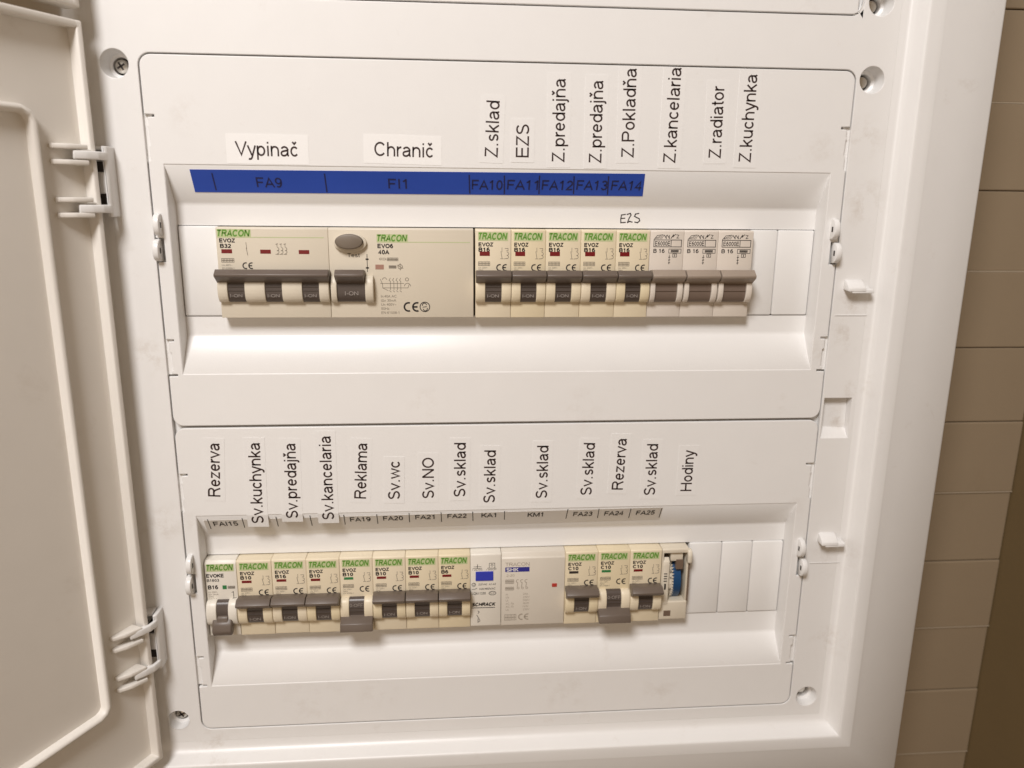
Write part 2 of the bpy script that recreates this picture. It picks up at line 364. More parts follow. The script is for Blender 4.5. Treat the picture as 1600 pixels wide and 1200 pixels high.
tag(mb.build('wall_grout', M['grout'], origin=(0, WY, -300)), 'darker joints between the brown wall tiles', 'wall', kind='structure')
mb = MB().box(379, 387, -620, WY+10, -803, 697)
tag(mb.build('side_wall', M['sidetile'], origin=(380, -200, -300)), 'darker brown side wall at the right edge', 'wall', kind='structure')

# ------------------------------------------------------------------ enclosure
CX0, CX1 = -146.4, 188.3
ROWS = dict(top=dict(z1=274.0, z0=100.9, slot=172.4), up=dict(z1=75.7, z0=-98.2, slot=0.0), low=dict(z1=-99.5, z0=-272.4, slot=-173.6))
enc = tag(empty('electrical_enclosure', (20, WY, -330)), 'white plastic distribution board housing with open doors, holding the rows of breakers', 'fuse box')
PX0, PX1, PZ0, PZ1 = -165.0, 207.6, -280.5, 300.0
SCREWS = [(-157.2, 71.3), (196.8, 71.9), (197.3, 106.6), (-158.9, -266.3), (198.7, -268.4)]
loops = [[(PX0, PZ0), (PX1, PZ0), (PX1, PZ1), (PX0, PZ1)],
         rrect(CX0-.65, CX1+.65, ROWS['top']['z0']-.65, ROWS['top']['z1']+.65, 5.6),
         rrect(CX0-.65, CX1+.65, ROWS['low']['z0']-.65, ROWS['up']['z1']+.65, 5.6)]
loops += [circle(x, z, 6.2) for x, z in SCREWS]
loops += [[(190.2, -109.5), (205.4, -109.5), (205.4, -87.4), (190.2, -87.4)]]
me, fn = sheet(loops, 2.4, .3, 0.0)
plate_mb = MB().add_mesh(me, fn)
bmesh.ops.remove_doubles(plate_mb.b, verts=plate_mb.b.verts, dist=.005)
plate_mb.build('mounting_plate', M['frame'], enc)
mb = MB()
def ring(mb, q):            # q: list of ((x0,x1,z0,z1), y) loops
    for (a, ya), (b, yb) in zip(q, q[1:]):
        A = [(a[0], ya, a[2]), (a[1], ya, a[2]), (a[1], ya, a[3]), (a[0], ya, a[3])]
        B = [(b[0], yb, b[2]), (b[1], yb, b[2]), (b[1], yb, b[3]), (b[0], yb, b[3])]
        for i in range(4): mb.face([A[i], B[i], B[(i+1) % 4], A[(i+1) % 4]])
prof = [(-1.0, .5), (0, 0), (1.6, -.15), (3.2, -.55), (4.6, -1.25), (5.7, -2.4), (6.3, -3.4), (8.1, -8.2), (8.5, -8.9), (9.2, -9.3), (10.2, -9.4), (15.6, -9.4), (16.6, -9.2), (17.4, -8.8), (52.2, 1.4), (53.5, 2.4), (53.9, 4.3), (53.9, WY)]
ring(mb, [((PX0-d, PX1+d, PZ0-d, PZ1+d), y) for d, y in prof])
# screw wells, pocket
for x, z in SCREWS: dz = -2.6 if z < 0 else 0; mb.lathe([(6.2, .3), (5.3, 7.6+dz), (3.9, 8.4+dz), (3.7, 12)], x, z)
for A in ([(190.2, .3, -109.5), (205.4, .3, -109.5), (205.4, 4.2, -105.0), (190.2, 4.2, -104.0)], [(190.2, .3, -87.4), (205.4, .3, -87.4), (204.8, 4.2, -88.2), (190.2, 4.2, -88.2)],
          [(190.2, 4.2, -104), (205.4, 4.2, -105), (204.8, 4.2, -88.2), (190.2, 4.2, -88.2)], [(190.2, .3, -109.5), (190.2, 4.2, -104), (190.2, 4.2, -88.2), (190.2, .3, -87.4)],
          [(205.4, .3, -109.5), (205.4, 4.2, -105), (204.8, 4.2, -88.2), (205.4, .3, -87.4)]): mb.face(A)
for za, zb in ((ROWS['top']['z0'], ROWS['top']['z1']), (ROWS['low']['z0'], ROWS['up']['z1'])):
    for a, b, c, d in ((CX0-2, CX0+4, za-2, zb+2), (CX1-4, CX1+2, za-2, zb+2), (CX0+4, CX1-4, za-2, za+4), (CX0+4, CX1-4, zb-4, zb+2)): mb.box(a, b, 3.3, 4.3, c, d)
mb.box(CX0+4, CX1-4, 3.3, 4.3, -103, -95)
# ledges seen in the notches beside the covers
for rw in ('up', 'low'):
    z0 = ROWS[rw]['slot']
    for a, b in ((29, 50), (-72, -54)):
        mb.box(CX0-.9, CX0+3, 1.6, 3.2, z0+a, z0+b); mb.box(CX1-3, CX1+.9, 1.6, 3.2, z0+a, z0+b)
mb.b.normal_update()
bmesh.ops.remove_doubles(mb.b, verts=mb.b.verts, dist=.01)
mb.build('frame', M['frame'], enc, smooth=32)
MB().box(-190, 238, 40, 44, -310, 330).build('back_box', M['inside'], enc)
for x, z in SCREWS:
    if x > 0: dz = -2.0 if z < 0 else 0; MB().lathe([(0, 9.6+dz), (2.6, 9.6+dz), (3.0, 10.4+dz), (3.0, 12)], x, z, 24).build('screw', M['steel'], enc, smooth=40); continue
    dz = -2.6 if z < 0 else 0
    mb = MB().lathe([(0, 7.5+dz), (1.4, 7.45+dz), (2.5, 7.8+dz), (3.15, 8.8+dz), (3.2, 11)], x, z, 28)
    o = mb.build('screw', M['steel'], enc, smooth=40)
    a = .55
    mb = MB()
    for t in (a, a+PI/2):
        c, s_ = math.cos(t), math.sin(t); q = [(-1.9, -.42), (1.9, -.42), (1.9, .42), (-1.9, .42)]
        mb.py([(x+u*c-v*s_, z+u*s_+v*c) for u, v in q], 7.33+dz, 7.6+dz)
    mb.build('cross_slot', M['hole'], o)

# seal lugs: half discs with a hole through them
def lug(parent, x, z, r=5.2, out=5.4, thick=2.7):
    n = 14
    P = [(out*-math.sin(PI*i/n)**.75 if 0 < i < n else 0.0, z+r*math.cos(PI*i/n)) for i in range(n+1)]
    P = [(y-.0, zz) for y, zz in P]
    o = MB().px([(1.5, z+r)]+P+[(1.5, z-r)], x-thick/2, x+thick/2, .35).build('seal_lug', M['cover'], parent, smooth=40)
    MB().box(x-thick/2-.06, x+thick/2+.06, -3.0, -1.5, z-1.4, z+1.2).build('eyelet', M['hole'], o)
for rw in ('up', 'low'):
    z0 = ROWS[rw]['slot']
    lug(enc, -145.4, z0-11.2); lug(enc, 187.1, z0-10.9)

# catches on the right
for x, z in ((199.4, -28.6), (200.4, -168.6)):
    mb = MB().px([(.5, z+4.2), (-2.4, z+3.2), (-5.6, z+.4), (-5.8, z-1.4), (.5, z-1.0)], x-5.6, x+3.6, .35)
    mb.px([(.5, z+.2), (-5.4, z-.3), (-5.8, z-2.3), (.5, z-1.9)], x-3.4, x+8.0, .35)
    mb.build('catch', M['cover'], enc, smooth=40)
    MB().box(x-8.6, x+8.8, -.22, .5, z-14.6, z-14.1).build('moulded_line', M['frame'], enc)

# doors
H = (-164.0, -12.0); DD = (-.46986, -.88274); NN = (.88274, -.46986)
def dp(u, off, z): return (H[0]+u*DD[0]+off*NN[0], H[1]+u*DD[1]+off*NN[1], z)
def dbox(mb, u0, u1, o0, o1, z0, z1, bevel=0.0):
    bm = bmesh.new()
    v = [bm.verts.new(dp(u, o, z)) for u in (u0, u1) for o in (o0, o1) for z in (z0, z1)]
    for f in ((0, 1, 3, 2), (4, 6, 7, 5), (0, 4, 5, 1), (2, 3, 7, 6), (0, 2, 6, 4), (1, 5, 7, 3)): bm.faces.new([v[i] for i in f])
    bmesh.ops.recalc_face_normals(bm, faces=bm.faces)
    if bevel: bmesh.ops.bevel(bm, geom=list(bm.edges), offset=bevel, segments=3, profile=.5, affect='EDGES')
    mb.merge(bm)
def door(z0, z1, hinges, rib=True):
    mb = MB(); W = 395
    dbox(mb, .6, W, -8.5, -5.6, z0+.6, z1-.6)
    dbox(mb, 0, 2.9, -8.8, 0, z0, z1, .8); dbox(mb, W-3, W, -8.8, 0, z0, z1, .8)
    dbox(mb, 1.5, W-1.5, -8.7, -.1, z1-3.1, z1-.02, .8); dbox(mb, 1.5, W-1.5, -8.7, -.1, z0+.02, z0+3.1, .8)
    d = mb.build('door', M['door'], enc, origin=dp(0, -8, z0), smooth=45)
    if rib:
        mb = MB(); a, b = z0+44.0, z1-38.2
        pts = [(W-25, a), (31.0, a), (27.6, a+1.4), (25.8, a+4.5), (25.8, b-5), (27.4, b-1.6), (31, b), (W-25, b)]
        sec = [(-1.9, -5.8), (-1.5, -2.6), (-.7, -1.4), (.7, -1.4), (1.5, -2.6), (1.9, -5.8)]
        rings = []
        for i, p in enumerate(pts):
            q0, q1 = pts[max(i-1, 0)], pts[min(i+1, len(pts)-1)]
            L = math.hypot(q1[0]-q0[0], q1[1]-q0[1]); nx, nz = -(q1[1]-q0[1])/L, (q1[0]-q0[0])/L
            rings.append([mb.b.verts.new(dp(p[0]+nx*s_, o, p[1]+nz*s_)) for s_, o in sec])
        for r0, r1 in zip(rings, rings[1:]):
            for k in range(len(sec)-1): mb.b.faces.new((r0[k], r0[k+1], r1[k+1], r1[k]))
        bmesh.ops.recalc_face_normals(mb.b, faces=mb.b.faces)
        mb.build('rib', M['door'], d, smooth=60)
    for zt in hinges:
        for dz in (0, -22.4):
            mb = MB()
            for k in (0, -6.6):
                zz = zt+dz+k
                poly = [(5.0, -5.8), (18.6, -5.8), (18.2, -3.4), (13.0, -.6), (5.0, 1.4)]
                bm = bmesh.new()
                A = [bm.verts.new(dp(u, o, zz)) for u, o in poly]; B = [bm.verts.new(dp(u, o, zz-2.2)) for u, o in poly]
                bm.faces.new(A); bm.faces.new(B[::-1])
                for i in range(5): bm.faces.new((A[i], B[i], B[(i+1) % 5], A[(i+1) % 5]))
                bmesh.ops.recalc_face_normals(bm, faces=bm.faces)
                bmesh.ops.bevel(bm, geom=list(bm.edges), offset=.45, segments=2, profile=.5, affect='EDGES')
                mb.merge(bm)
            mb.build('hinge_fin', M['door'], d, smooth=45)
    return d
tag(door(-280.6, 86.2, (35.2, -199.0)), 'open inner face with a raised rib and hinge fins')
tag(door(91.2, 330, (300,), rib=False), 'upper leaf showing only its lower corner')
for zt in (35.2, -197.4):
    mb = MB().pz([(-161.0, .4), (-161.0, -8.2), (-161.8, -9.4), (-162.4, -9.6), (-163.2, -8.6), (-163.2, .4)], zt-31, zt, .4)
    arm = [(-161.2, -3), (-161.2, -10), (-162.4, -14), (-165.4, -17.8), (-169.6, -21.6), (-171.4, -18.8), (-167.4, -15.2), (-164.2, -12.8), (-163.0, -9.6), (-162.8, -3)]
    for k in (-2.6, -25.6): mb.pz(arm, zt+k-3.6, zt+k, .45)
    mb.box(-166.4, -163.0, -7.6, -1.0, zt-20.6, zt-11.2, .4)
    mb.pz([(-170, .2), (-164, .2), (-164, -6.4), (-167, -7.2), (-170, -7.2)], zt-1.6, zt, .3)
    hb = mb.build('hinge_bracket', M['frame'], enc, smooth=45)
    for d in (-11.2, -25.4): MB().box(-167, -163.4, -6.6, -.3, zt+d, zt+d+4.6).build('socket', M['hole'], hb)

# ------------------------------------------------------------------ cover plates
RY = 11.0
def cover(rw, zo1, zi1, zi0, zo0, label):
    r = ROWS[rw]; z0, z1, sl = r['z0'], r['z1'], r['slot']
    def side(x, sgn):      # notched long edge, listed from the top down; sgn = inward direction
        q = [(0, 50.0), (4.4, 49.9), (4.4, 48.9), (1.5, 48.8), (1.5, 45.5), (.9, 44.8), (1.4, 43.8), (1.7, 36.8), (1.0, 36.0), (1.1, 30), (0, 29.2),
             (0, -5.6), (3.6, -5.7), (3.6, -16.8), (0, -16.9),
             (0, -54.2), (3.8, -54.3), (3.8, -55.2), (1.3, -55.3), (1.3, -60.4), (2.2, -61), (2.2, -69.6), (1.5, -70), (1.5, -71.6), (4.2, -71.7), (4.2, -72.6), (0, -72.8)]
        return [(x+sgn*a, sl+b) for a, b in q]
    rr = rrect(CX0, CX1, z0, z1, 5.0)
    k = 7
    out = rr[k:2*k] + side(CX0, 1) + rr[2*k:3*k] + rr[3*k:] + side(CX1, -1)[::-1] + rr[:k]
    x0, x1 = -139.6, 180.6
    me, fn = sheet([out, [(x0, zo0), (x1, zo0), (x1, zo1), (x0, zo1)]], 2.2, .35, 0.0)
    mb = MB().add_mesh(me, fn)
    bmesh.ops.remove_doubles(mb.b, verts=mb.b.verts, dist=.005)
    rt = mb.build('cover_plate', M['cover'], origin=(20, 2, z0))
    tag(rt, label, 'cover', 'white cover plates over the breaker rows')
    x0, x1 = x0+.08, x1-.08; mb = MB(); y0 = .3
    kt, kb = (zo1-zi1)/RY*y0, (zo0-zi0)/RY*y0
    a, b, c, d = zo1-kt-.05, zi1, zi0, zo0-kb+.05
    mb.face([(x0, y0, a), (x1, y0, a), (x1, RY, b), (x0, RY, b)])
    for q in ([(x0-1, a+1), (x1+1, a+1), (x1, a), (x0, a)], [(x0, d), (x1, d), (x1+1, d-1), (x0-1, d-1)], [(x0-1, d-1), (x0-1, a+1), (x0, a), (x0, d)], [(x1, d), (x1, a), (x1+1, a+1), (x1+1, d-1)]): mb.face([(x, y0, z) for x, z in q])
    mb.face([(x0, RY, c), (x1, RY, c), (x1, y0, d), (x0, y0, d)])
    mb.face([(x0, y0, d), (x0, y0, a), (x0, RY, b), (x0, RY, c)]); mb.face([(x1, y0, a), (x1, y0, d), (x1, RY, c), (x1, RY, b)])
    mb.face([(x0, RY, b), (x1, RY, b), (x1, RY, sl+.1), (x0, RY, sl+.1)]); mb.face([(x0, RY, sl-44.5), (x1, RY, sl-44.5), (x1, RY, c), (x0, RY, c)])
    mb.face([(x0, RY, sl+.1), (x1, RY, sl+.1), (x1, RY+2.2, sl+.1), (x0, RY+2.2, sl+.1)]); mb.face([(x0, RY, sl-44.5), (x1, RY, sl-44.5), (x1, RY+2.2, sl-44.5), (x0, RY+2.2, sl-44.5)])
    mb.face([(x0, RY, sl+.1), (x0, RY, sl-44.5), (x0, RY+8, sl-44.5), (x0, RY+8, sl+.1)]); mb.face([(x1, RY, sl+.1), (x1, RY, sl-44.5), (x1, RY+8, sl-44.5), (x1, RY+8, sl+.1)])
    bmesh.ops.remove_doubles(mb.b, verts=mb.b.verts, dist=.005)
    es = [e for e in mb.b.edges if len(e.link_faces) == 2 and any(abs(v.co.y-RY) < .01 for v in e.verts) and e.calc_face_angle(0) > .2 and all(v.co.y < RY+.1 for v in e.verts)
          and (abs(e.verts[0].co.z-e.verts[1].co.z) < .01 and abs(e.verts[0].co.z-(sl-22)) > 23)]
    bmesh.ops.bevel(mb.b, geom=es, offset=1.1, segments=4, profile=.5, affect='EDGES', clamp_overlap=True)
    bmesh.ops.recalc_face_normals(mb.b, faces=mb.b.faces)
    if rw == 'top': mb.box(x0+.2, x1-.2, RY-.4, RY+3, sl-44.3, sl-.1, .5)
    mb.build('recess_tray', M['tray'], rt, smooth=50)
    lug(rt, -144.2, sl+.6); lug(rt, 184.9, sl+.9)
    return rt
cover('top', 200.0, 182.7, 118.6, 101+26, 'white cover plate of the next row up, cut off by the top of the photo')
cov_up = cover('up', 28.0, 10.3, -54.0, -71.6, 'white cover plate framing the upper breaker row with the blue tag strip')
cov_low = cover('low', -146.8, -162.9, -231.2, -246.0, 'white cover plate framing the lower breaker row with the timer')
SL = dict(up=(28.0, 10.3), low=(-146.8, -162.9))
def fold(rw):
    zt, zb = SL[rw]; L = math.hypot(zt-zb, RY); kz, ky = (zt-zb)/L, RY/L
    def f(x, y, z):        # y: offset off the surface (negative = outwards); below zt the sheet runs down the slope
        if z >= zt: return (x, y, z)
        s_ = zt-z
        return (x, s_*ky+y*kz, zt-s_*kz+y*ky)
    return f
def on_slope(px, py, rw):
    zt, zb = SL[rw]; L = math.hypot(zt-zb, RY)
    lo, hi = 0.0, RY
    for _ in range(40):
        Y = (lo+hi)/2; x, z = at(px, py, Y)
        if z < zt-(zt-zb)*Y/RY: lo = Y
        else: hi = Y
    return at(px, py, lo)[0], zt-L*lo/RY        # unfolded coordinates

# handwriting on the upper recess floor
mb = MB(); Y = RY-.06
def hw(pts, wd=.55): mb.stroke([at(px, py, Y) for px, py in pts], wd, Y)
hw([(977, 335), (971, 336), (970, 342), (970, 348), (977, 347.5)]); hw([(970.5, 341.5), (976, 341)])
hw([(980, 335), (985, 333.5), (986, 336), (983, 341), (980.5, 347.5), (984, 346), (987.5, 347)])
hw([(998, 333.5), (993, 334.5), (991.5, 338), (995, 340), (998.5, 341.5), (999.5, 345), (996, 348), (992, 347)])
mb.build('handwriting', M['penink'], cov_up)

# ------------------------------------------------------------------ breakers and other modules
PW = 17.7; YB = 4.0
CACHE = {}
def cached(key, maker, m, smooth=None):
    if key not in CACHE:
        b = MB(); maker(b); CACHE[key] = b.mesh(key.split('|')[0], m, (0, 0, 0), smooth)
    return CACHE[key]
def part(name, key, maker, m, parent, smooth=None):
    o = bpy.data.objects.new(name, cached(key, maker, m, smooth)); COL.objects.link(o); o.parent = parent; ORIG[o.name] = ORIG[parent.name]
    return o
BODY = [(16, -.35), (.8, -.35), (0, -1.0), (0, -44.2), (16, -44.2)]
def bulge(depth, half, zc=-29.9, n=12, p=.72):
    return [(1.0, zc+half)]+[(-depth*(math.sin(PI*i/n)**p), zc+half*math.cos(PI*i/n)) for i in range(1, n)]+[(1.0, zc-half)]
ON = [(.5, -20.8), (-5.8, -20.0), (-8.8, -22.2), (-8.6, -23.3), (-3.2, -27.0), (.5, -27.0)]
OFF = [(.5, -32.6), (-3.4, -32.8), (-8.2, -35.6), (-9.2, -39.6), (-7.0, -40.6), (.5, -36.8)]
E_ON = [(.5, -20.4), (-5.4, -19.6), (-8.8, -22.4), (-8.4, -23.7), (-3.2, -27.0), (.5, -27.0)]
F = -.05                                            # print sits 0.05 mm proud of the face
def ce(b, x, z, h, wd=None):
    wd = wd or h*.17; r = h/2
    b.arc(x+r, z+r, r-wd/2, 70, 290, wd, F); xe = x+h*.84
    b.arc(xe+r, z+r, r-wd/2, 70, 290, wd, F); b.rect(xe+wd*.6, xe+h*.55, z+r-wd/2, z+r+wd/2, F)
def small_print(b, x, z, lines, h=.75, dz=1.15):
    for i, t in enumerate(lines): b.text(t, (x, z-i*dz), h, F)
def pole_symbol(b, x, z):
    b.stroke([(x, z), (x, z-2.0)], .22, F); b.stroke([(x-.5, z-1.8), (x+.1, z-5.2)], .26, F); b.stroke([(x-.7, z-5.4), (x+.7, z-5.4)], .22, F)
    b.stroke([(x+1.5, z-.3), (x+3.0, z-.3), (x+3.0, z-1.5), (x+2.2, z-1.5)], .24, F); b.arc(x+2.6, z-2.9, .75, -110, 100, .25, F, 8)
    b.arc(x+2.5, z-4.5, .8, -120, 90, .25, F, 8); b.stroke([(x+1.2, z-5.4), (x+2.3, z-5.3)], .24, F)
def hatch(b, x0, x1, z0, z1):
    b.rect(x0, x1, z1-.22, z1, F); b.rect(x0, x1, z0, z0+.22, F)
    n = 8
    for i in range(n+1):
        x = x0+(x1-x0)*i/n; b.rect(x-.13, x+.13, z0, z1, F)
    b.rect(x0, x1, (z0+z1)/2-.16, (z0+z1)/2+.16, F)
def brand(root, x, z, wd, h, line=None):
    def band(b):
        b.rect(x-.3, x+wd+.3, z-.7, z+h+.35, F)
        if line: b.rect(x+wd+.3, line, z-.65, z-.25, F)
    k = '%.1f %.1f %.1f %s' % (x, z, wd, line)
    o = part('brand_band', 'brand_band|'+k, band, M['band'], root)
    p = part('brand_lettering', 'brand_lettering|'+k, lambda b: b.text('TRACON', (x, z), h, F*2, width=wd, bold=.05, shear=.28), M['brand'], root)

def single_pole(x, slot, wd, rating, flag, on, label, group, variant=0):
    root = tag(empty('circuit_breaker', (x, YB+random.uniform(-.25, .25), slot+random.uniform(-.12, .05))), label, 'breaker', group)
    root.scale.x = wd/PW
    part('body', 'body|mcb', lambda b: b.px(BODY, .06, PW-.06, .25), M['cream'], root, 40)
    def cheeks(b): b.px(bulge(4.6, 6.6), .12, 4.8, .3); b.px(bulge(4.6, 6.6), 12.9, PW-.12, .3)
    part('toggle_surround', 'toggle_surround|mcb', cheeks, M['cream'], root, 50)
    def drum(b):
        b.px(bulge(3.5, 6.5), 4.9, 12.8)
        for z in (-28.3, -30.2): b.box(5.0, 12.7, -3.95, -3.0, z-.22, z+.22)
    t = part('toggle', 'toggle|mcb', drum, M['drum'], root, 50)
    part('toggle_mark', 'toggle_mark|%d' % on, (lambda b: b.text('I-ON', (5.9, -33.6), 1.5, -3.72, width=5.6)) if on else (lambda b: b.text('0-OFF', (5.2, -27.6), 1.9, -3.98, width=7.2)), M['lightink'], t)
    part('handle', 'handle|%d' % on, (lambda b: b.px(ON if on else OFF, .2, PW-.2, .3)), M['dark'], root, 40)
    brand(root, 1.7, -5.4, 14.2, 3.2)
    fm = {'r': M['red'], 'g': M['green'], 'k': M['hole']}[flag]
    part('indicator_flag', 'indicator_flag|'+flag+str(variant), (lambda b: b.box(2.2, 7.2, F*2, .3, -13.4, -12.0 if variant else -11.3)), fm, root)
    def dark(b):
        b.text('EVOZ', (1.6, -8.7), 1.75, F, width=7.4, bold=.06); b.text(rating, (1.6, -11.3), 1.9, F, width=5.6 if len(rating) == 3 else 3.9, bold=.055)
        ce(b, 10.4, -20.9, 3.5)
    part('lettering', 'lettering|'+rating, dark, M['ink'], root)
    def grey(b):
        pole_symbol(b, 13.2, -9.4); hatch(b, 1.6, 7.2, -18.3, -16.2)
        small_print(b, 1.6, -19.6, ['Un: 230V~', '50Hz', 'EN 60898-1'])
    part('small_print', 'small_print|mcb', grey, M['ink2'], root)
    return root

# ---- upper row
def up_x(k): return -120.0+PW*k
# three-pole main breaker
root = tag(empty('main_breaker', (up_x(0), YB, 0)), 'wide cream three-pole breaker with one long grey handle, under the tag FA9', 'breaker')
W3 = 3*PW
part('body', 'body|3p', lambda b: b.px(BODY, .06, W3-.06, .25), M['beige'], root, 40)
def cheeks3(b):
    for x0, x1 in ((.12, 4.8), (12.9, PW+4.8), (PW+12.9, 2*PW+4.8), (2*PW+12.9, 3*PW-.1)): b.px(bulge(4.6, 6.6), x0, x1, .3)
part('toggle_surround', 'toggle_surround|3p', cheeks3, M['beige'], root, 50)
for k in range(3):
    def drum3(b, k=k):
        b.px(bulge(3.5, 6.5), k*PW+4.9, k*PW+12.8)
        for z in (-28.3, -30.2): b.box(k*PW+5.0, k*PW+12.7, -3.95, -3.0, z-.22, z+.22)
    t = part('toggle', 'toggle|3p%d' % k, drum3, M['drum'], root, 50)
    part('toggle_mark', 'toggle_mark|3p%d' % k, lambda b, k=k: b.text('I-ON', (k*PW+5.9, -33.6), 1.5, -3.72, width=5.6), M['lightink'], t)
    part('indicator_flag', 'indicator_flag|3p%d' % k, lambda b, k=k: b.box(2.2+k*18.3, 7.2+k*18.3, F*2, .3, -12.8-k*.1, -10.9-k*.1), M['red'], root)
part('handle', 'handle|3p', lambda b: b.px(ON, .0, W3+.4, .3), M['dark'], root, 40)
brand(root, .9, -4.7, 15.4, 3.0, line=W3-2.0)
def d3(b):
    b.text('EVOZ', (1.5, -7.6), 1.75, F, width=7.6, bold=.06); b.text('B32', (1.7, -10.2), 1.8, F, width=5.2, bold=.05)
part('lettering', 'lettering|3p', d3, M['ink'], root); part('conformity_mark', 'conformity_mark|3p', lambda b: ce(b, 11.6, -20.4, 3.3), M['ink'], root)
def g3(b):
    hatch(b, 2.0, 7.8, -17.2, -15.2); b.text('Un 400V~', (2.0, -18.9), .8, F); b.text('EN 60898-1', (2.0, -20.4), .8, F)
    b.stroke([(14.0, -7.6), (14.2, -10.5)], .25, F); b.stroke([(14.0, -10.3), (14.5, -13.6)], .28, F)
    for k in range(3):
        x = 28.6+k*1.9; b.stroke([(x-.5, -8.4), (x+.3, -8.2)], .3, F); b.stroke([(x, -8.2), (x, -9.6)], .22, F)
        b.arc(x, -10.7, .8, -100, 90, .28, F, 7); b.arc(x, -12.1, .8, -100, 90, .28, F, 7); b.stroke([(x-.8, -13.2), (x+.6, -13.3)], .25, F)
part('small_print', 'small_print|3p', g3, M['ink2'], root)

# residual current device, four modules
root = tag(empty('residual_current_device', (up_x(3), YB, 0)), 'wide beige residual current device with an oval grey test button, under the tag FI1', 'breaker')
W4 = 4*PW
part('body', 'body|rcd', lambda b: b.px(BODY, .06, W4-.3, .25), M['beige'], root, 40)
def ch4(b): b.px(bulge(4.8, 6.8), .9, 3.7, .3); b.px(bulge(4.8, 6.8), 17.4, 21.3, .3)
part('toggle_surround', 'toggle_surround|rcd', ch4, M['beige'], root, 50)
t = part('toggle', 'toggle|rcd', lambda b: b.px(bulge(3.6, 6.4), 3.8, 17.3), M['drum'], root, 50)
part('toggle_mark', 'toggle_mark|rcd', lambda b: b.text('I-ON', (7.6, -32.6), 1.9, -3.98, width=6.4), M['lightink'], t)
part('handle', 'handle|rcd', lambda b: b.px(ON, 3.3, 17.2, .3), M['dark'], root, 40)
def ell(cx, cz, a, c, n=32): return [(cx+a*math.cos(2*PI*i/n), cz+c*math.sin(2*PI*i/n)) for i in range(n)]
part('button_bezel', 'button_bezel|rcd', lambda b: b.py(ell(10.7, -7.5, 7.9, 4.6), -2.0, .5, .5), M['beige'], root, 50)
part('test_button', 'test_button|rcd', lambda b: b.py(ell(10.3, -6.8, 6.7, 3.7), -4.2, -1, .7), M['btn'], root, 50)
brand(root, 23.6, -6.6, 14.6, 3.0, line=W4-2.0)
def d4(b):
    b.text('EVO6', (23.6, -9.9), 1.9, F, width=7.6, bold=.055); b.text('40A', (23.7, -12.9), 2.0, F, width=5.6, bold=.05)
def m4(b):
    ce(b, 35.6, -41.4, 5.0); b.arc(46.2, -38.9, 2.4, 0, 360, .4, F, 24); b.arc(46.0, -38.0, 1.0, 0, 200, .4, F, 8); b.arc(46.4, -39.9, 1.0, -180, 30, .4, F, 8); b.stroke([(45.3, -39.0), (47.0, -38.8)], .35, F)
part('conformity_mark', 'conformity_mark|rcd', m4, M['ink'], root)
def a4(b):
    b.stroke([(18.4, -13.0), (18.4, -21.4)], .3, F); b.stroke([(18.0, -15.4), (18.8, -15.4)], .7, F); b.stroke([(18.0, -19.6), (18.8, -19.6)], .7, F)
part('arrow_mark', 'arrow_mark|rcd', a4, M['ink'], root)
part('button_lettering', 'button_lettering|rcd', lambda b: b.text('Test', (8.9, -14.4), 1.9, F, width=6.0), M['ink'], root)
part('lettering', 'lettering|rcd', d4, M['ink'], root)
part('indicator_flag', 'indicator_flag|rcd', lambda b: b.box(22.3, 26.4, F*2, .3, -20.3, -18.0), M['palered'], root)
def g4(b):
    b.text('40/0.03A', (24.2, -15.9), 1.3, F, width=3.6); hatch(b, 28.2, 33.4, -16.2, -14.6); hatch(b, 29.0, 32.4, -19.8, -18.4)
    b.arc(34.4, -19.0, 1.1, 0, 360, .3, F, 12); b.stroke([(34.4, -17.4), (34.4, -20.6)], .25, F); b.stroke([(33.0, -18.2), (35.8, -19.8)], .25, F)
    for k in range(4):
        x = 29.4+k*1.7; b.stroke([(x, -24.6), (x-.6, -25.6), (x, -26.2), (x, -30.4)], .24, F); b.stroke([(x-.5, -30.8), (x+.3, -31.4)], .24, F)
    b.stroke([(24.6, -27.2), (27.6, -27.2), (36.0, -27.2)], .24, F); b.stroke([(26.0, -29.4), (38.0, -29.4), (38.6, -27.8)], .24, F); b.stroke([(24.6, -25.2), (25.6, -27.8), (25.6, -29.4), (28.2, -30.8)], .24, F)
    b.arc(26.6, -25.4, 1.0, 0, 180, .26, F, 8); b.arc(37.6, -25.2, .8, 0, 360, .3, F, 10); b.arc(37.8, -28.6, 1.5, 0, 180, .28, F, 10)
    small_print(b, 24.6, -34.2, ['In:40A AC', 'I\u0394n 30mA', 'Un 400V~', '50Hz', 'EN 61008-1'], 1.25, 2.05)
part('small_print', 'small_print|rcd', g4, M['ink2'], root)

# five single-pole breakers
xs = [at(q, 390, YB)[0] for q in (742.5, 798.5, 852.6, 907.5, 962.3, 1014.8)]
tx = ['FA10, first after the beige device', 'FA11', 'FA12', 'FA13', 'FA14, beside the grey trio']
for k in range(5):
    single_pole(xs[k], 0, xs[k+1]-xs[k], 'B16', 'r', 1, 'cream single breaker marked B16 under the blue tag %s' % tx[k], 'cream single breakers of the upper row')

